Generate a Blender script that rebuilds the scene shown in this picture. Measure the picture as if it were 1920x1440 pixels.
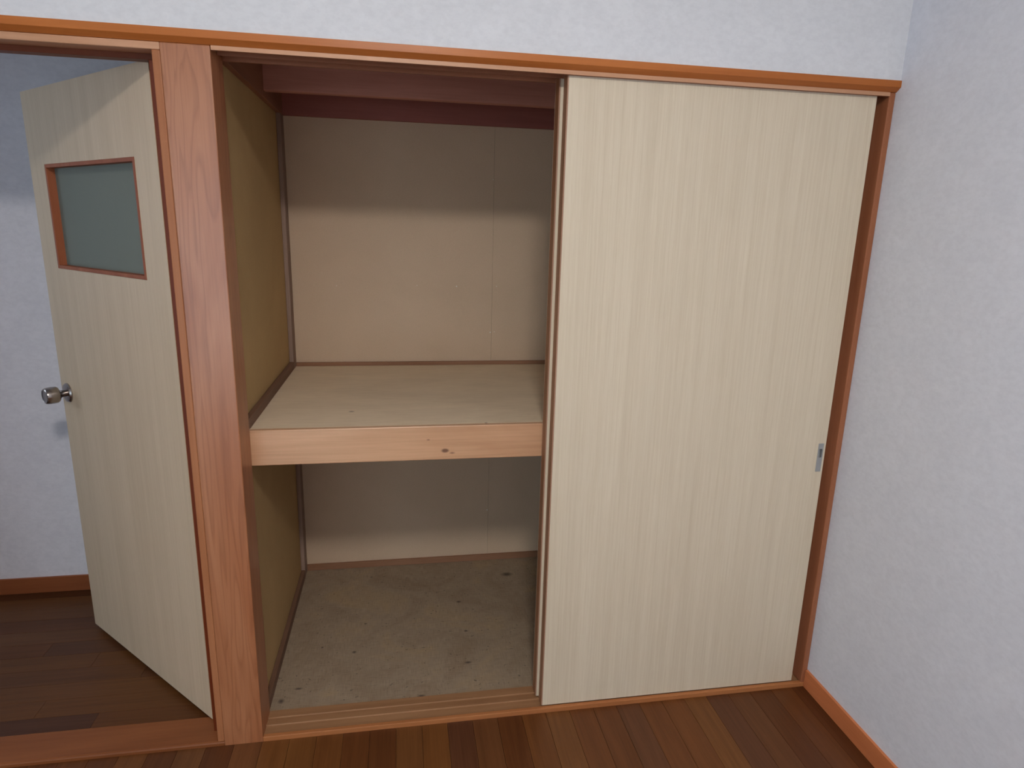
import bpy, bmesh, math, random
from mathutils import Matrix, Vector, Euler
random.seed(7)
for o in list(bpy.data.objects):
    bpy.data.objects.remove(o, do_unlink=True)
scene = bpy.context.scene
C = scene.collection

# ------------------------------------------------------------------ camera
CAM = dict(x=.5049, y=-1.6248, z=1.4290, yaw=.1738, pitch=-.2368, roll=.0264, f=1207.66)
def set_camera():
    y, p, r = CAM['yaw'], CAM['pitch'], CAM['roll']
    fw = Vector((math.sin(y)*math.cos(p), math.cos(y)*math.cos(p), math.sin(p)))
    rt = Vector((math.cos(y), -math.sin(y), 0)); up = rt.cross(fw)
    rt2 = rt*math.cos(r) + up*math.sin(r); up2 = up*math.cos(r) - rt*math.sin(r)
    m = Matrix((rt2, up2, -fw)).transposed().to_4x4()
    m.translation = Vector((CAM['x'], CAM['y'], CAM['z']))
    cd = bpy.data.cameras.new('camera'); cd.sensor_fit = 'HORIZONTAL'; cd.sensor_width = 36
    cd.lens = 36*CAM['f']/1920; cd.clip_start = .02
    co = bpy.data.objects.new('camera', cd); C.objects.link(co); co.matrix_world = m
    scene.camera = co
set_camera()

# ------------------------------------------------------------------ world, exposure
w = bpy.data.worlds.new('world'); scene.world = w; w.use_nodes = True
w.node_tree.nodes['Background'].inputs[0].default_value = (.75, .85, 1, 1)
w.node_tree.nodes['Background'].inputs[1].default_value = .15
vs = scene.view_settings
vs.view_transform = 'Standard'; vs.look = 'None'; vs.gamma = 1; vs.use_curve_mapping = False
vs.exposure = 1.76
LAMP_POS = (.53, -2.0, 2.46); LAMP_W = 38.0     # ceiling light: centre of its diffuser, emission strength
LAMP_COL = (1.0, .955, .915)
DAY_W, DAY_COL = 8.0, (.70, .84, 1.0)            # daylight through the room window behind the camera
HALL_W, HALL_COL = 2.6, (.74, .83, 1.0)           # bluish fill for the hall, set at an added unseen window
WIN = (-1.55, .15, .04, 1.92)                     # room window opening: x0, x1, z0, z1 in the wall behind the camera
def area(name, loc, rot, sx, sy, watt, col):
    l = bpy.data.lights.new(name, 'AREA'); l.shape = 'RECTANGLE'; l.size = sx; l.size_y = sy; l.energy = watt; l.color = col
    o = bpy.data.objects.new(name, l); C.objects.link(o); o.location = loc; o.rotation_euler = rot
area('window_daylight', ((WIN[0]+WIN[1])/2, -3.86, (WIN[2]+WIN[3])/2), (math.pi/2, 0, 0), WIN[1]-WIN[0]-.02, WIN[3]-WIN[2]-.02, DAY_W, DAY_COL)
area('hall_fill', (-2.74, .5, 1.5), (0, -math.pi/2, 0), .9, .55, HALL_W, HALL_COL)  # added fill light that tints the hall blue

# ------------------------------------------------------------------ dimensions (metres)
WP = .1026            # pillar width
XR = 1.7904           # right wall
XL = .0843            # closet left wall
D = .9432             # closet back wall
YH = .9065            # hall wall
YU = -.010            # upper wall face
ZC = 2.50             # ceiling
X0, Y0 = -2.0, -3.7   # room extent
HINGE = (-.0532, .0854); ANG = .7909

# ------------------------------------------------------------------ helpers
def link(name, me, mat=None, parent=None):
    o = bpy.data.objects.new(name, me); C.objects.link(o)
    if parent: o.parent = parent
    if mat: me.materials.append(mat)
    return o
def bm_mesh(bm, name, smooth=False):
    me = bpy.data.meshes.new(name); bm.to_mesh(me); bm.free()
    if smooth:
        for p in me.polygons: p.use_smooth = True
    return me
def addbox(bm, x0, x1, y0, y1, z0, z1, bev=0):
    b2 = bmesh.new(); bmesh.ops.create_cube(b2, size=1)
    for v in b2.verts:
        v.co = Vector(((x0+x1)/2+v.co.x*(x1-x0), (y0+y1)/2+v.co.y*(y1-y0), (z0+z1)/2+v.co.z*(z1-z0)))
    if bev:
        bmesh.ops.bevel(b2, geom=b2.edges[:], offset=bev, segments=2, affect='EDGES', profile=.5)
    t = bpy.data.meshes.new('t'); b2.to_mesh(t); b2.free(); bm.from_mesh(t); bpy.data.meshes.remove(t)
def box(name, x0, x1, y0, y1, z0, z1, mat, parent=None, bev=.0012, inv=None):
    bm = bmesh.new(); addbox(bm, x0, x1, y0, y1, z0, z1, bev)
    return link(name, bm_mesh(bm, name), mat, parent)
def prism(name, prof, x0, x1, mat, parent=None):
    """profile of (y,z) points, anticlockwise seen from +x, extruded along x"""
    bm = bmesh.new()
    a = [bm.verts.new((x0, y, z)) for y, z in prof]; b = [bm.verts.new((x1, y, z)) for y, z in prof]
    n = len(prof)
    for i in range(n):
        j = (i+1) % n; bm.faces.new((a[i], b[i], b[j], a[j]))
    bm.faces.new(a); bm.faces.new(b[::-1])
    bmesh.ops.recalc_face_normals(bm, faces=bm.faces[:])
    return link(name, bm_mesh(bm, name), mat, parent)
def lathe(name, prof, mat, parent=None, seg=48, axis='y'):
    """profile of (radius, height) revolved round the axis"""
    bm = bmesh.new(); rings = []
    for r, h in prof:
        ring = []
        for k in range(seg):
            a = 2*math.pi*k/seg; c, s = r*math.cos(a), r*math.sin(a)
            ring.append(bm.verts.new((c, h, s) if axis == 'y' else (c, s, h)))
        rings.append(ring)
    for i in range(len(rings)-1):
        for k in range(seg):
            j = (k+1) % seg; bm.faces.new((rings[i][k], rings[i][j], rings[i+1][j], rings[i+1][k]))
    bm.faces.new(rings[0]); bm.faces.new(rings[-1])
    bmesh.ops.recalc_face_normals(bm, faces=bm.faces[:])
    me = bm_mesh(bm, name, True)
    o = link(name, me, mat, parent)
    try: me.set_sharp_from_angle(angle=math.radians(35))
    except Exception: pass
    return o
def tag(o, label, cat, kind=None, group=None):
    o['label'] = label; o['category'] = cat
    if kind: o['kind'] = kind
    if group: o['group'] = group
    return o
def empty(name, loc=(0, 0, 0), rz=0):
    o = bpy.data.objects.new(name, None); C.objects.link(o)
    o.location = loc; o.rotation_euler = (0, 0, rz); o.empty_display_size = .1
    return o
def S(o, label, cat): return tag(o, label, cat, 'structure')

# ------------------------------------------------------------------ materials
def lin(r, g, b):
    f = lambda c: (c/255/12.92) if c/255 <= .04045 else ((c/255+.055)/1.055)**2.4
    return (f(r), f(g), f(b), 1)
class NT:
    def __init__(s, name):
        s.m = bpy.data.materials.new(name); s.m.use_nodes = True; s.t = s.m.node_tree
        s.b = s.t.nodes['Principled BSDF']
    def n(s, typ, **kw):
        x = s.t.nodes.new(typ)
        for k, v in kw.items(): setattr(x, k, v)
        return x
    def l(s, a, b): s.t.links.new(a, b)
    def coords(s, scale=(1, 1, 1), rand=False, rot=(0, 0, 0)):
        tc = s.n('ShaderNodeTexCoord'); out = tc.outputs['Object']
        if rand:
            oi = s.n('ShaderNodeObjectInfo'); cm = s.n('ShaderNodeVectorMath', operation='SCALE')
            cm.inputs[0].default_value = (17.3, 31.7, 11.9); s.l(oi.outputs['Random'], cm.inputs['Scale'])
            ad = s.n('ShaderNodeVectorMath', operation='ADD'); s.l(out, ad.inputs[0]); s.l(cm.outputs[0], ad.inputs[1]); out = ad.outputs[0]
        mp = s.n('ShaderNodeMapping'); mp.inputs['Scale'].default_value = scale; mp.inputs['Rotation'].default_value = rot
        s.l(out, mp.inputs['Vector']); return mp.outputs[0]
    def noise(s, vec, scale, detail=3, rough=.55, dist=0):
        x = s.n('ShaderNodeTexNoise'); s.l(vec, x.inputs['Vector'])
        x.inputs['Scale'].default_value = scale; x.inputs['Detail'].default_value = detail
        x.inputs['Roughness'].default_value = rough; x.inputs['Distortion'].default_value = dist
        return x.outputs['Fac']
    def ramp(s, fac, stops):
        x = s.n('ShaderNodeValToRGB'); s.l(fac, x.inputs[0]); e = x.color_ramp.elements
        while len(e) < len(stops): e.new(.5)
        for i, (p, c) in enumerate(stops): e[i].position = p; e[i].color = c
        return x.outputs[0]
    def mix(s, a, b, fac, mode='MIX'):
        x = s.n('ShaderNodeMix', data_type='RGBA', blend_type=mode)
        if isinstance(fac, (int, float)): x.inputs['Factor'].default_value = fac
        else: s.l(fac, x.inputs['Factor'])
        for k, v in ((6, a), (7, b)):
            if isinstance(v, tuple): x.inputs[k].default_value = v
            else: s.l(v, x.inputs[k])
        return x.outputs[2]
    def bump(s, h, strength, dist=.001):
        x = s.n('ShaderNodeBump'); x.inputs['Strength'].default_value = strength; x.inputs['Distance'].default_value = dist
        s.l(h, x.inputs['Height']); s.l(x.outputs[0], s.b.inputs['Normal'])
    def spot(s, centre, radii, col, base, soft=.5):
        """a stain of its own at a fixed place on the piece"""
        tc = s.n('ShaderNodeTexCoord')
        a = s.n('ShaderNodeVectorMath', operation='SUBTRACT'); s.l(tc.outputs['Object'], a.inputs[0]); a.inputs[1].default_value = centre
        m = s.n('ShaderNodeVectorMath', operation='DIVIDE'); s.l(a.outputs[0], m.inputs[0]); m.inputs[1].default_value = radii
        ln = s.n('ShaderNodeVectorMath', operation='LENGTH'); s.l(m.outputs[0], ln.inputs[0])
        r = s.n('ShaderNodeMapRange'); s.l(ln.outputs['Value'], r.inputs[0])
        r.inputs[1].default_value = 1; r.inputs[2].default_value = soft; r.inputs[3].default_value = 0; r.inputs[4].default_value = .8
        return s.mix(base, col, r.outputs[0])
    def fin(s, col, rough=.5, spec=.5, **kw):
        if isinstance(col, tuple): s.b.inputs['Base Color'].default_value = col
        else: s.l(col, s.b.inputs['Base Color'])
        s.b.inputs['Roughness'].default_value = rough; s.b.inputs['Specular IOR Level'].default_value = spec
        for k, v in kw.items(): s.b.inputs[k].default_value = v
        return s.m
def sc(c, k): return (c[0]*k, c[1]*k, c[2]*k, 1)

def wallpaper(name, a, b):
    t = NT(name); v = t.coords()
    n1 = t.noise(v, 16, 5, .6, .6); n2 = t.noise(t.coords((1, 1, 1.6)), 60, 3, .6)
    c = t.ramp(n1, [(.3, b), (.5, sc(a, .97)), (.68, a)])
    c = t.mix(c, t.ramp(n2, [(.35, (.90, .90, .905, 1)), (.6, (1, 1, 1, 1))]), .5, 'MULTIPLY')
    t.bump(n2, .25, .0006); return t.fin(c, .85, .2)
def wood(name, a, b, axis='z', rough=.42, rand=False, figure=1.0, spec=.3):
    """a light, b dark tone; grain runs along the axis"""
    t = NT(name); i = 'xyz'.index(axis)
    s1 = [26, 26, 26]; s1[i] = 1.3; s2 = [240, 240, 240]; s2[i] = 5; s3 = [7, 7, 7]; s3[i] = .9
    n1 = t.noise(t.coords(tuple(s1), rand), 1, 4, .6, .8); n2 = t.noise(t.coords(tuple(s2), rand), 1, 2, .5)
    n3 = t.noise(t.coords(tuple(s3), rand), 1, 3, .6, 1.5)
    c = t.ramp(n3, [(.3, b), (.72, a)])
    c = t.mix(c, t.ramp(n1, [(.32, (.74, .66, .6, 1)), (.6, (1, 1, 1, 1))]), .6*figure, 'MULTIPLY')
    c = t.mix(c, t.ramp(n2, [(.3, (.82, .78, .74, 1)), (.6, (1, 1, 1, 1))]), .5*figure, 'MULTIPLY')
    t.bump(n2, .12, .0004); return t, c, rough, spec
def woodmat(*a, **k):
    t, c, r, s = wood(*a, **k); return t.fin(c, r, s)
def figured(name, a, b, rough=.4):
    """cathedral grain of the big pillar"""
    t = NT(name); v = t.coords((1, 1, .09))
    nz = t.noise(v, 9, 3, .5, .4)
    m = t.n('ShaderNodeMath', operation='MULTIPLY'); t.l(nz, m.inputs[0]); m.inputs[1].default_value = 16
    f = t.n('ShaderNodeMath', operation='FRACT'); t.l(m.outputs[0], f.inputs[0])
    fine = t.noise(t.coords((220, 220, 6)), 1, 2, .5)
    big = t.noise(t.coords((5, 5, 1.2)), 1, 3, .6, 1)
    c = t.ramp(big, [(.3, b), (.7, a)])
    c = t.mix(c, t.ramp(f.outputs[0], [(0, (.80, .72, .66, 1)), (.35, (1, 1, 1, 1)), (.85, (1, 1, 1, 1)), (1, (.78, .68, .6, 1))]), .8, 'MULTIPLY')
    c = t.mix(c, t.ramp(fine, [(.3, (.8, .76, .72, 1)), (.6, (1, 1, 1, 1))]), .4, 'MULTIPLY')
    t.bump(fine, .1, .0004); return t.fin(c, .34, .9)
def laminate(name, a, b, axis='z', rough=.5):
    t = NT(name)
    s1 = [230, 230, 2.2]; s2 = [22, 22, .7]; s3 = [800, 800, 14]
    n1 = t.noise(t.coords(tuple(s1)), 1, 3, .6); n2 = t.noise(t.coords(tuple(s2)), 1, 3, .6, .3); n3 = t.noise(t.coords(tuple(s3)), 1, 2, .5)
    c = t.ramp(n2, [(.3, b), (.65, a)])
    c = t.mix(c, t.ramp(n1, [(.34, (.88, .85, .80, 1)), (.58, (1, 1, 1, 1))]), .5, 'MULTIPLY')
    c = t.mix(c, t.ramp(n3, [(.35, (.9, .87, .82, 1)), (.55, (1, 1, 1, 1))]), .4, 'MULTIPLY')
    return t.fin(c, rough, .35)

M = {}
M['paper'] = wallpaper('wallpaper', (.80, .815, .845, 1), (.76, .775, .805, 1))
M['paper_r'] = wallpaper('wallpaper_side', (.79, .82, .895, 1), (.75, .78, .855, 1))
M['paper_h'] = wallpaper('wallpaper_hall', (.86, .845, .89, 1), (.81, .795, .845, 1))
M['ceil'] = wallpaper('ceiling_paper', (.80, .80, .79, 1), (.74, .74, .73, 1))
M['trim_x'] = woodmat('orange_trim_wood', (.58, .19, .044, 1), (.48, .145, .031, 1), 'x', .38, figure=.55)
M['trim_y'] = woodmat('orange_base_wood', (.74, .26, .105, 1), (.60, .19, .07, 1), 'y', .4, figure=.55)
M['trim_z'] = woodmat('brown_jamb_wood', (.44, .17, .082, 1), (.35, .125, .055, 1), 'z', .42, figure=.6)
M['kamoi'] = woodmat('head_rail_glare', (.70, .40, .245, 1), (.60, .32, .18, 1), 'x', .4, figure=.6)  # paler than the rail body: glare on the front put into the colour
M['kamoi_d'] = woodmat('head_rail_dark', (.40, .165, .085, 1), (.31, .115, .055, 1), 'x', .5, figure=.6)
M['bb_hall'] = woodmat('hall_base_wood', (.33, .105, .038, 1), (.24, .07, .024, 1), 'x', .45, figure=.5)
M['trim_z2'] = woodmat('door_window_frame', (.42, .135, .06, 1), (.32, .09, .038, 1), 'z', .5, figure=.4, spec=.2)
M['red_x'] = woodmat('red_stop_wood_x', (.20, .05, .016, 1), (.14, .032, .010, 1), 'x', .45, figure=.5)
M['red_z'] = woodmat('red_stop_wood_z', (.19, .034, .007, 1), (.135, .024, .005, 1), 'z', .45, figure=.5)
M['pillar'] = figured('pillar_wood', (.515, .23, .11, 1), (.375, .125, .043, 1))
M['jamb'] = woodmat('door_jamb_wood', (.50, .215, .10, 1), (.40, .15, .06, 1), 'z', .4, figure=.5)
M['sill'] = woodmat('sill_wood', (.44, .235, .115, 1), (.33, .165, .075, 1), 'x', .5, figure=.7)
M['sill_lip'] = woodmat('sill_lip_wood', (.52, .215, .08, 1), (.42, .15, .05, 1), 'x', .42, figure=.5)
M['thresh'] = woodmat('threshold_wood', (.31, .105, .035, 1), (.22, .07, .022, 1), 'x', .42, figure=.6)
M['lam'] = laminate('beige_laminate', (.78, .68, .52, 1), (.73, .63, .475, 1))
M['lam_d'] = laminate('beige_laminate_door', (.73, .585, .415, 1), (.675, .535, .37, 1))
M['edge'] = woodmat('door_edge_wood', (.42, .20, .10, 1), (.33, .15, .07, 1), 'z', .45, figure=.5)
M['edge_f'] = woodmat('door_band_wood', (.46, .27, .18, 1), (.38, .21, .13, 1), 'z', .45, figure=.4)
M['edge_l'] = woodmat('door_edge_pale', (.66, .52, .33, 1), (.58, .44, .27, 1), 'z', .45, figure=.3)
def plain(name, a, b, scale=3, rough=.7, speck=0, spec=.3, seed=0):
    t = NT(name); v = t.coords()
    c = t.ramp(t.noise(v, scale, 4, .6, .5), [(.3, b), (.7, a)])
    if speck: c = t.mix(c, t.ramp(t.noise(v, 420, 2, .6), [(.35, (.72, .72, .72, 1)), (.6, (1, 1, 1, 1))]), speck, 'MULTIPLY')
    return t, c, rough, spec
def plainmat(*a, **k):
    t, c, r, s = plain(*a, **k); return t.fin(c, r, s)
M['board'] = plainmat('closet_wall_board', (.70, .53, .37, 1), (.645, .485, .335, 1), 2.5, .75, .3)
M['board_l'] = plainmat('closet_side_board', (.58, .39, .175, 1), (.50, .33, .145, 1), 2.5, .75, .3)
M['dark_x'] = woodmat('closet_beam_wood', (.64, .30, .23, 1), (.52, .225, .17, 1), 'x', .6, figure=.6)
M['rail'] = woodmat('closet_rail_wood', (.38, .13, .105, 1), (.30, .10, .08, 1), 'x', .6, figure=.5)
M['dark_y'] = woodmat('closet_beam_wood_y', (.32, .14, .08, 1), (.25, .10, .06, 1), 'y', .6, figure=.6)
M['post'] = woodmat('rough_post_wood', (.42, .30, .24, 1), (.26, .17, .13, 1), 'z', .8, figure=1.3)
M['batten_x'] = woodmat('batten_wood_x', (.36, .19, .11, 1), (.28, .135, .07, 1), 'x', .55, figure=.7)
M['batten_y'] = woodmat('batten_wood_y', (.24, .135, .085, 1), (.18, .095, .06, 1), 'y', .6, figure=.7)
def fascia_mat():
    t, c, r, s = wood('shelf_fascia_wood', (.75, .46, .27, 1), (.61, .335, .18, 1), 'x', .3, figure=.9, spec=.8)
    c = t.spot((.622, .105, .8135), (.013, .05, .0075), (.10, .035, .02, 1), c)
    c = t.spot((.642, .105, .806), (.01, .05, .004), (.22, .09, .05, 1), c, .2)
    c = t.spot((.575, .105, .847), (.006, .05, .003), (.25, .10, .06, 1), c, .2)
    return t.fin(c, r, s)
M['fascia'] = fascia_mat()
def ply_mat(name, a, b, marks):
    t = NT(name)
    c = t.ramp(t.noise(t.coords((2, 5, 2)), 1, 4, .6, 1.2), [(.3, b), (.7, a)])
    g = t.noise(t.coords((14, 160, 160)), 1, 3, .6)
    c = t.mix(c, t.ramp(g, [(.35, (.84, .80, .76, 1)), (.6, (1, 1, 1, 1))]), .45, 'MULTIPLY')
    for p, r in marks: c = t.spot(p, r, (.07, .03, .02, 1), c, .3)
    return t.fin(c, .7, .3)
M['ply'] = ply_mat('shelf_plywood', (.85, .70, .50, 1), (.75, .61, .43, 1), [((.355, .275, .89), (.011, .006, .05)), ((.74, .125, .89), (.006, .008, .05))])
def mat_floor():
    t = NT('closet_floor_matting'); v = t.coords()
    c = t.ramp(t.noise(v, 4.5, 5, .65, 1), [(.28, (.33, .235, .15, 1)), (.5, (.40, .305, .21, 1)), (.72, (.46, .33, .19, 1))])
    wx = t.noise(t.coords((24, 420, 1)), 1, 2, .5); wy = t.noise(t.coords((420, 24, 1)), 1, 2, .5)
    for n in (wx, wy): c = t.mix(c, t.ramp(n, [(.33, (.72, .70, .68, 1)), (.62, (1.0, 1.0, 1.0, 1))]), .6, 'MULTIPLY')
    sp = t.noise(v, 95, 2, .5); c = t.mix(c, (.06, .05, .04, 1), t.ramp(sp, [(.27, (.55, .55, .55, 1)), (.32, (0, 0, 0, 1))]))
    for p, r in FLOOR_MARKS: c = t.spot((p[0], p[1], .006), (r[0], r[1], .05), (.07, .05, .04, 1), c, .25)
    t.bump(wx, .2, .0006); return t.fin(c, .85, .2)
FLOOR_MARKS = [((.17, .20), (.016, .007)), ((.126, .150), (.012, .014)), ((.71, .255), (.016, .008)), ((.72, .43), (.009, .008)), ((.71, .62), (.012, .009)), ((.33, .36), (.01, .009)), ((.36, .52), (.007, .006)), ((.55, .115), (.016, .008)), ((.93, .80), (.03, .02)), ((.22, .40), (.006, .006))]
M['mat'] = mat_floor()
def floor_mat(name, tones, axis):
    t = NT(name); i = 'xyz'.index(axis)
    oi = t.n('ShaderNodeObjectInfo'); c = t.ramp(oi.outputs['Random'], tones)
    s1 = [50, 50, 50]; s1[i] = 2.2; s2 = [300, 300, 300]; s2[i] = 7
    n1 = t.noise(t.coords(tuple(s1), True), 1, 4, .6, .7); n2 = t.noise(t.coords(tuple(s2), True), 1, 2, .5)
    c = t.mix(c, t.ramp(n1, [(.3, (.62, .56, .52, 1)), (.62, (1, 1, 1, 1))]), .65, 'MULTIPLY')
    c = t.mix(c, t.ramp(n2, [(.3, (.78, .74, .7, 1)), (.6, (1, 1, 1, 1))]), .5, 'MULTIPLY')
    t.bump(n2, .08, .0003); return t.fin(c, .4, .3)
FT = [(0, (.105, .034, .011, 1)), (.35, (.165, .056, .015, 1)), (.65, (.195, .075, .020, 1)), (1, (.12, .044, .019, 1))]
M['plank'] = floor_mat('brown_floor_boards', FT, 'y')
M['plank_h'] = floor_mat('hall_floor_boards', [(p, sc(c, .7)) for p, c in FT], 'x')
M['sub'] = plainmat('floor_joint', (.055, .022, .010, 1), (.045, .018, .008, 1), 3, .8)
t = NT('brushed_steel'); M['steel'] = t.fin((.40, .36, .335, 1), .24, .5, Metallic=1.0)
t = NT('dull_steel'); M['steel2'] = t.fin((.50, .50, .50, 1), .38, .5, Metallic=.9)
t = NT('zinc_plate'); M['zinc'] = t.fin((.46, .47, .47, 1), .45, .5, Metallic=.6)
t = NT('nail_head'); M['nail'] = t.fin((.85, .83, .78, 1), .35, .5)
t = NT('frosted_glass')
nz = t.noise(t.coords(), 600, 2, .6); t.bump(nz, .3, .0005)
M['glass'] = t.fin((.34, .38, .33, 1), .6, .25, **{'Transmission Weight': .45, 'IOR': 1.2})
def thin_glass():
    t = NT('window_glass'); nt = t.t; g = nt.nodes.new('ShaderNodeBsdfGlossy'); g.inputs['Roughness'].default_value = .02
    tr = nt.nodes.new('ShaderNodeBsdfTransparent'); tr.inputs[0].default_value = (.95, .97, .96, 1)
    mx = nt.nodes.new('ShaderNodeMixShader'); mx.inputs[0].default_value = .06
    t.l(tr.outputs[0], mx.inputs[1]); t.l(g.outputs[0], mx.inputs[2]); t.l(mx.outputs[0], nt.nodes['Material Output'].inputs[0]); return t.m
M['pane'] = thin_glass()
t = NT('white_plastic'); M['plastic'] = t.fin((.8, .8, .78, 1), .4)
t = NT('lamp_diffuser'); M['lampglow'] = t.fin((.9, .9, .88, 1), .5)
t.b.inputs['Emission Color'].default_value = (*LAMP_COL, 1); t.b.inputs['Emission Strength'].default_value = LAMP_W

# ================================================================== THE SETTING
ST = 'structure'
# upper wall above the long header, with the wall beside the room door
bm = bmesh.new()
addbox(bm, X0, XR, YU, .105, 1.815, ZC)
addbox(bm, X0, -.84, YU+.01, .105, 0, 1.80)
S(link('wall_front', bm_mesh(bm, 'wall_front'), M['paper']), 'white mottled wallpapered wall above the orange header rail', 'wall')
S(box('wall_right', XR, XR+.1, Y0, D+.06, 0, ZC, M['paper_r'], bev=0), 'pale grey wallpapered side wall right of the sliding doors', 'wall')
S(box('wall_left', X0-.1, X0, Y0, YU+.0, 0, ZC, M['paper'], bev=0), 'white wallpapered wall at the left of the room', 'wall')
def pierced(name, a0, a1, b0, b1, z0, z1, hole, axis, mat):
    bm = bmesh.new(); h0, h1, hz0, hz1 = hole
    for p0, p1, q0, q1 in ((a0, h0, z0, z1), (h1, a1, z0, z1), (h0, h1, z0, hz0), (h0, h1, hz1, z1)):
        if axis == 'x': addbox(bm, p0, p1, b0, b1, q0, q1)
        else: addbox(bm, b0, b1, p0, p1, q0, q1)
    return link(name, bm_mesh(bm, name), mat)
def window(name, hole, b0, b1, axis, label):
    r = empty(name, (0, 0, 0)); h0, h1, hz0, hz1 = hole; t_ = .04; mid = (h0+h1)/2
    def bb(nm, p0, p1, q0, q1, c0, c1, mat):
        if axis == 'x': box(nm, p0, p1, c0, c1, q0, q1, mat, r, 0)
        else: box(nm, c0, c1, p0, p1, q0, q1, mat, r, 0)
    bb('side_frame', h0, h0+t_, hz0, hz1, b0, b1, M['plastic']); bb('side_frame', h1-t_, h1, hz0, hz1, b0, b1, M['plastic'])
    bb('head_frame', h0+t_, h1-t_, hz1-t_, hz1, b0, b1, M['plastic']); bb('sill_frame', h0+t_, h1-t_, hz0, hz0+t_, b0, b1, M['plastic'])
    bb('mullion', mid-.02, mid+.02, hz0+t_, hz1-t_, b0, b1, M['plastic'])
    c = (b0+b1)/2
    bb('pane', h0+t_, mid-.02, hz0+t_, hz1-t_, c-.002, c+.002, M['pane']); bb('pane', mid+.02, h1-t_, hz0+t_, hz1-t_, c-.002, c+.002, M['pane'])
    return S(r, label, 'window')
S(pierced('wall_back', X0-.1, XR+.1, Y0-.1, Y0, 0, ZC, WIN, 'x', M['paper']), 'white wallpapered wall behind the camera', 'wall')
window('window_1', WIN, Y0-.08, Y0-.03, 'x', 'tall two pane glass door in the wall behind the camera')
S(box('ceiling', X0-.1, XR+.1, Y0-.1, .105, ZC, ZC+.1, M['ceil'], bev=0), 'white ceiling of the room', 'ceiling')
# hall
HX = -2.6
S(box('wall_hall', HX, XL-.03, YH, YH+.05, 0, 2.4, M['paper_h'], bev=0), 'bluish white hall wall seen through the open doorway', 'wall')
HW = (.22, .78, 1.05, 1.95)
S(pierced('wall_hall_end', .105, YH+.05, HX-.1, HX, 0, 2.4, HW, 'y', M['paper_h']), 'far left end wall of the hall', 'wall')
window('hall_fill_window', HW, HX-.08, HX-.03, 'y', 'unseen window added for bluish fill at the far left end of the hall')  # added out of view to carry the hall's bluish fill
S(box('wall_hall_side', HX-.1, X0-.1, .055, .105, 0, 2.4, M['paper_h'], bev=0), 'short stretch of hall wall beyond the room corner', 'wall')
S(box('ceiling_hall', HX-.1, XL-.03, .105, YH+.05, 2.4, 2.5, M['ceil'], bev=0), 'white ceiling of the hall', 'ceiling')
S(box('baseboard_hall', HX, XL-.031, YH-.009, YH, 0, .064, M['bb_hall']), 'reddish brown baseboard along the hall wall behind the open door', 'baseboard')
S(box('baseboard_right', XR-.009, XR, Y0, -.0005, 0, .062, M['trim_y']), 'orange brown baseboard along the right wall', 'baseboard')

# floors: a dark base in the joints, each board its own piece
PW = .0745
fl = S(box('floor', X0-.1, XR+.1, Y0-.1, .0, -.06, -.004, M['sub'], bev=0), 'brown strip wood floor of the room', 'floor')
def plank_mesh(lx, ly, name, mat):
    bm = bmesh.new(); g = .00035
    addbox(bm, g, lx-g, g, ly-g, -.014, 0, .0006)
    me = bm_mesh(bm, name); me.materials.append(mat); return me
LEN = .909
cache = {}
def put_planks(parent, x0, x1, y0, y1, along, anchor, mat):
    rnd = random.Random(5)
    if along == 'y':
        k0 = math.floor((x0-anchor)/PW)
        k = k0
        while anchor+k*PW < x1-.002:
            a, b = max(x0, anchor+k*PW), min(x1, anchor+(k+1)*PW); k += 1
            if b-a < .004: continue
            y = y1
            first = (.35+.61*((k*37) % 10)/10)*LEN if True else LEN
            seg = first
            while y > y0+.01:
                c = max(y0, y-seg); seg = LEN
                key = (round(b-a, 4), round(y-c, 4), along)
                if key not in cache: cache[key] = plank_mesh(b-a, y-c, 'plank', mat)
                o = link('plank', cache[key], None, parent); o.location = (a, c, 0); y = c
    else:
        y = y0; k = 0
        while y < y1-.002:
            b = min(y1, y+PW); k += 1; x = x1; seg = (.3+.65*((k*43) % 10)/10)*LEN
            while x > x0+.01:
                c = max(x0, x-seg); seg = LEN
                key = (round(x-c, 4), round(b-y, 4), along)
                if key not in cache: cache[key] = plank_mesh(x-c, b-y, 'plank', mat)
                o = link('plank', cache[key], None, parent); o.location = (c, y, 0); x = c
            y = b
put_planks(fl, X0, XR, Y0, 0, 'y', .92-PW*60, M['plank'])
fh = S(box('floor_hall', HX, XL-.03, .0, YH, -.06, -.004, M['sub'], bev=0), 'dark brown board floor of the hall beyond the threshold', 'floor')
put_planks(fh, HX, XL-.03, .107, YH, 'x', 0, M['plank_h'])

# header rail over everything: upright face, raked underside
S(prism('trim_1', [(-.014, 1.8258), (-.014, 1.8108), (-.0135, 1.8100), (0, 1.8002), (.02, 1.8002), (.02, 1.8264), (-.0135, 1.8264)], X0, XR, M['trim_x']),
  'long orange wooden header rail across the wall above both openings', 'trim')
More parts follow.
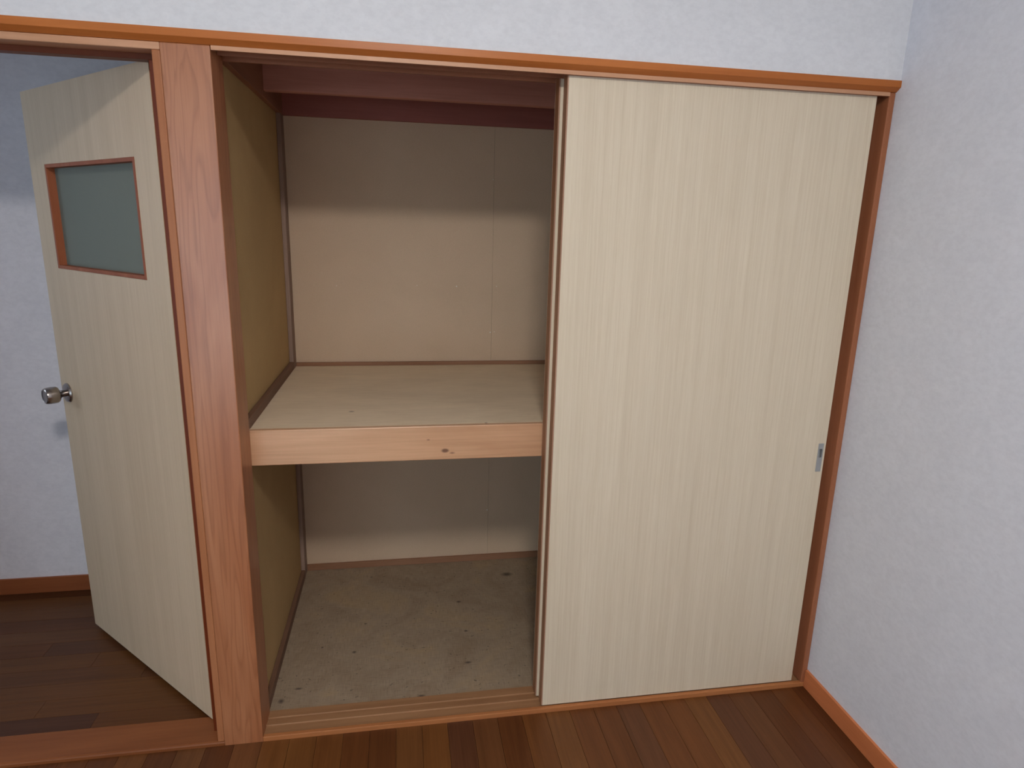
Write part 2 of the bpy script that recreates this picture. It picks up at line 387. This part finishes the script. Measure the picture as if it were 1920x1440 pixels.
# grooved head rail of the closet opening
JX = 1.773
zk = 1.7905
S(prism('trim_2', [(.0011, 1.8), (.0011, zk+.0002), (.0013, zk+.0002), (.0105, zk), (.0105, 1.803), (.0511, 1.803), (.0511, zk+.001), (.0534, zk+.001), (.0534, 1.803), (.0980, 1.803), (.0980, zk), (.105, zk), (.105, 1.87), (.02, 1.87), (.02, 1.8)], WP+.0016, JX, M['kamoi_d']),
  'grooved wooden head rail above the sliding closet doors', 'trim')
box('lip_glare', WP+.0016, JX, 0, .0012, zk, 1.7999, M['kamoi'], bpy.data.objects['trim_2'], .0003)  # thin strip in the paler tone, painting the glare on the rail's face
S(box('trim_3', 0, WP, 0, .105, -.01, 1.8, M['pillar'], bev=.0022), 'wide figured orange brown pillar between hinged door and closet', 'pillar')
S(box('trim_4', JX, XR, .001, .105, .012, 1.8, M['trim_z'], bev=.0025), 'brown closet jamb against the right wall', 'jamb')
# closet sill with two door grooves
sl = S(prism('trim_5', [(.001, -.03), (.105, -.03), (.105, .0125), (.0770, .0125), (.0755, .0095), (.0545, .0095), (.0530, .0128), (.0475, .0128), (.0460, .0095), (.0125, .0095), (.0125, -.03)], WP, XR-.0003, M['sill']),
       'grooved wooden sill under the sliding closet doors', 'sill')
box('lip', WP, XR-.0003, 0, .0128, -.01, .014, M['sill_lip'], sl, .0018)
# hinged door frame: threshold, head, stops, jambs
S(prism('trim_6', [(.0, -.01), (.107, -.01), (.107, .0105), (.104, .012), (.006, .012), (.002, .0105), (0, .0075)], -.84, 0, M['thresh']), 'reddish brown wooden threshold of the hinged door', 'threshold')
hd = S(box('trim_7', -.84, 0, .001, .105, 1.7845, 1.8, M['kamoi'], bev=.002), 'wooden head of the hinged door frame', 'trim')
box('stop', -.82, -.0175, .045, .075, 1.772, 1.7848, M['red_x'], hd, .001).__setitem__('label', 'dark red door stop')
jm = S(box('trim_8', -.0175, 0, .001, .108, .012, 1.7845, M['jamb'], bev=.0025), 'narrow orange jamb of the hinged door left of the pillar', 'jamb')
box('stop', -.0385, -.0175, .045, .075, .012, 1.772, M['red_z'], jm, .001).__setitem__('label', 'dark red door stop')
j2 = S(box('trim_9', -.84, -.82, .001, .108, .012, 1.7845, M['jamb'], bev=.002), 'jamb of the hinged door on its latch side', 'jamb')
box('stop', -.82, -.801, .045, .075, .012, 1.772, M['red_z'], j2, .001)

# closet shell
cb = S(box('wall_closet_back', XL-.02, XR, D+.003, D+.05, -.02, 2.1, M['sub'], bev=0), 'beige panelled back wall inside the closet', 'wall')
box('panel', XL, .8647, D, D+.0035, 0, 2.05, M['board'], cb, .0003)
box('panel', .8653, XR, D, D+.0035, 0, 2.05, M['board'], cb, .0003)
box('top_rail', XL, XR, D-.018, D, 1.80, 1.90, M['rail'], cb)['label'] = 'dark brown rail along the top of the back wall'
for k, (nx, nz_) in enumerate([(.262, 1.198), (.568, 1.203), (.7226, 1.201), (.8825, 1.2025), (.8600, 1.0174), (.8770, 1.0196), (.8605, .2386), (.8610, 1.6095)]):
    o = lathe('nail', [(.0001, D-.0014), (.0025 if k in (2, 4, 6) else .0016, D-.0010), (.0025 if k in (2, 4, 6) else .0016, D+.001)], M['nail'], cb, 10)
    o.location = (nx, 0, nz_)
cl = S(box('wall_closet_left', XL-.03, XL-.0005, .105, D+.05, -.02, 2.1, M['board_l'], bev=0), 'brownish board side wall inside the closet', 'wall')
box('corner_post', XL-.0005, XL+.015, D-.062, D-.0005, 0, 2.05, M['post'], cl, .002)['label'] = 'rough grey pink corner post'
box('top_rail', XL-.0005, XL+.016, .105, D-.0185, 1.80, 1.90, M['dark_y'], cl)
S(box('wall_closet_right', JX, XR-.0005, .1055, D-.0005, 0, 2.05, M['board'], bev=0), 'side wall of the closet hidden behind the sliding doors', 'wall')
S(box('ceiling_closet', XL-.03, XR, .105, D+.05, 2.05, 2.12, M['board'], bev=0), 'board ceiling of the closet', 'ceiling')
cf = S(box('floor_closet', XL-.0004, JX-.0005, .1052, D-.0005, -.02, .006, M['mat'], bev=0), 'stained woven brown floor of the closet lower level', 'floor')
S(box('baseboard_closet_back', XL+.0155, JX-.001, D-.013, D-.0006, .006, .031, M['batten_x']), 'thin wooden strip along the back of the closet floor', 'baseboard')
S(box('baseboard_closet_left', XL, XL+.015, .1055, D-.0625, .006, .038, M['batten_y']), 'dark wooden strip along the left side of the closet floor', 'baseboard')

# ================================================================== THINGS
# closet beam
S(box('trim_10', XL, JX-.0005, .60, .632, 1.8215, 1.93, M['dark_x'], bev=.002), 'dark brown beam across the closet near its ceiling', 'beam')

# closet shelf
sh = empty('closet_shelf', (XL, .107, .787))
def sub(o, par):
    o.parent = par; o.matrix_parent_inverse = par.matrix_basis.inverted(); return o
ZS = .8862
sub(box('shelf_board', XL, JX-.001, .125, D-.001, ZS-.014, ZS, M['ply'], bev=.0008), sh)
sub(box('fascia', XL, JX-.001, .107, .125, .787, ZS+.0004, M['fascia'], bev=.002), sh)['label'] = 'pale orange board with dark knots along the shelf front'
sub(box('batten', XL+.0155, JX-.001, D-.012, D-.0011, ZS, ZS+.0145, M['batten_x']), sh)
sub(box('batten', XL, XL+.0155, .1255, D-.0625, ZS, ZS+.028, M['batten_y']), sh)
sub(box('bearer', XL+.002, JX-.002, .5, .53, ZS-.05, ZS-.0145, M['dark_x']), sh)
tag(sh, 'plywood closet shelf with pale orange front board at mid height', 'shelf')

# sliding doors
ZB, ZT = .0165, 1.799
def sliding(name, x0, x1, y0, y1, label, pull):
    r = empty(name, ((x0+x1)/2, (y0+y1)/2, ZB))
    e = .0022
    bm = bmesh.new()
    if pull:
        q0, q1, q2, q3 = pull
        addbox(bm, x0+e, q0, y0+.0008, y1-.0008, ZB, ZT); addbox(bm, q1, x1-e, y0+.0008, y1-.0008, ZB, ZT)
        addbox(bm, q0, q1, y0+.0008, y1-.0008, ZB, q2); addbox(bm, q0, q1, y0+.0008, y1-.0008, q3, ZT)
    else: addbox(bm, x0+e, x1-e, y0+.0008, y1-.0008, ZB, ZT)
    sub(link('core', bm_mesh(bm, 'core'), M['edge']), r)
    sub(box('side_edge', x0, x0+e, y0+.001, y1-.001, ZB, ZT, M['edge'], bev=.0006), r)['label'] = 'brown wood edge'
    sub(box('side_edge', x1-e, x1, y0+.001, y1-.001, ZB, ZT, M['edge_l'], bev=.0006), r)
    bm = bmesh.new()
    if pull:
        px0, px1, pz0, pz1 = pull
        addbox(bm, x0+.0036, px0, y0, y0+.0009, ZB, ZT); addbox(bm, px1, x1-.0003, y0, y0+.0009, ZB, ZT)
        addbox(bm, px0, px1, y0, y0+.0009, ZB, pz0); addbox(bm, px0, px1, y0, y0+.0009, pz1, ZT)
    else: addbox(bm, x0+.0036, x1, y0, y0+.0009, ZB, ZT)
    sub(link('face_panel', bm_mesh(bm, 'face_panel'), M['lam']), r)
    sub(box('edge_band', x0, x0+.0034, y0, y0+.0009, ZB, ZT, M['edge_f'], bev=.0003), r)['label'] = 'thin brown band along the door edge'
    sub(box('back_panel', x0, x1, y1-.0009, y1, ZB, ZT, M['lam'], bev=0), r)
    if pull:
        bm = bmesh.new(); t_ = .0035; yf = y0-.0012; yb = y0+.0004     # a plate with a cup in its upper half
        cz0, cz1 = pz0+.50*(pz1-pz0), pz1-.017
        addbox(bm, px0, px1, yf, yb, pz0, cz0); addbox(bm, px0, px1, yf, yb, cz1, pz1)
        addbox(bm, px0, px0+t_, yf, yb, cz0, cz1); addbox(bm, px1-t_, px1, yf, yb, cz0, cz1)
        o = sub(link('finger_pull', bm_mesh(bm, 'finger_pull'), M['zinc']), r); o['label'] = 'small grey metal finger pull'
        bm = bmesh.new(); yd = y0+.009; w_ = .0004                          # the cup: five thin walls
        addbox(bm, px0+t_, px1-t_, yd, yd+w_, cz0, cz1)
        addbox(bm, px0+t_, px0+t_+w_, yb, yd, cz0, cz1); addbox(bm, px1-t_-w_, px1-t_, yb, yd, cz0, cz1)
        addbox(bm, px0+t_, px1-t_, yb, yd, cz0, cz0+w_); addbox(bm, px0+t_, px1-t_, yb, yd, cz1-w_, cz1)
        c = link('cup', bm_mesh(bm, 'cup'), M['steel2'], o); c.matrix_parent_inverse = Matrix()
    return S(r, label, 'sliding door')
XD = .9088; XE = 1.7455
PULL = (1.7215, 1.7385, .744, .832)
sliding('door_2', XD, XE, .012, .050, 'front beige wood grain sliding closet door with metal finger pull', PULL)
sliding('door_3', XD-.0098, JX-.002, .0545, .0965, 'rear sliding closet door, only its narrow edge showing beside the front one', None)

# hinged door, open into the hall
def hinged():
    r = empty('door_1', (HINGE[0], HINGE[1], 0), math.pi-ANG)
    W, T, z0, z1 = .761, .033, .0191, 1.7812
    u0, u1, v0, v1 = .1126, .655, 1.277, 1.576
    bm = bmesh.new()
    addbox(bm, .0006, u0, -T, 0, z0, z1); addbox(bm, u1, W, -T, 0, z0, z1)
    addbox(bm, u0, u1, -T, 0, z0, v0); addbox(bm, u0, u1, -T, 0, v1, z1)
    bmesh.ops.remove_doubles(bm, verts=bm.verts[:], dist=1e-5)
    link('leaf', bm_mesh(bm, 'leaf'), M['lam_d'], r)
    box('side_edge', 0, .0006, -T+.001, -.001, z0, z1, M['edge'], r, 0)
    box('side_edge', W, W+.0006, -T+.001, -.001, z0, z1, M['edge_l'], r, 0)
    fw = .0105
    fr = empty('window_frame'); fr.parent = r
    for nm, a in (('frame_side', (u0, u0+fw, v0, v1)), ('frame_side', (u1-fw, u1, v0, v1)), ('frame_rail', (u0+fw, u1-fw, v0, v0+fw)), ('frame_rail', (u0+fw, u1-fw, v1-fw, v1))):
        box(nm, a[0]+.0002, a[1]-.0002 if nm == 'frame_side' else a[1], -T-.001, .0012, a[2]+.0002, a[3]-.0002, M['trim_z2'] if 'trim_z2' in M else M['jamb'], fr, .0008)
    box('glass_pane', u0+fw-.001, u1-fw+.001, -.0245, -.0205, v0+fw-.001, v1-fw+.001, M['glass'], r, 0)['label'] = 'grey green frosted glass'
    # knobs, rosette and key-hole
    for sgn, y in ((1, 0), (-1, -T)):
        k = empty('knob_set', (.712, y, .879), 0 if sgn > 0 else math.pi); k.parent = r
        lathe('rosette', [(.0315, -.0005), (.0315, .003), (.028, .0075), (.02, .009)], M['steel'], k)['label'] = 'round steel rosette'
        lathe('knob', [(.0105, .008), (.0105, .016), (.012, .022), (.016, .026), (.0225, .029), (.0262, .034), (.0270, .044), (.0262, .060), (.0245, .0655), (.0215, .0675), (.0195, .0665), (.012, .066)], M['steel'], k)['label'] = 'steel door knob'
    box('latch_plate', W+.0005, W+.0016, -.028, -.005, .82, .94, M['steel2'], r, .0003)
    return S(r, 'open beige hinged door with small frosted window and steel knob', 'door')
hinged()

# ceiling light behind the camera (the room's own lamp)
cl_ = empty('ceiling_light', (LAMP_POS[0], LAMP_POS[1], ZC))
lathe('base', [(.17, -.0005), (.17, -.016), (.15, -.02)], M['plastic'], cl_, axis='z')
lathe('diffuser', [(.155, -.018), (.165, -.03), (.160, -.05), (.135, -.064), (.08, -.072), (.01, -.074)], M['lampglow'], cl_, axis='z')
tag(cl_, 'round white ceiling light of the room', 'ceiling light')
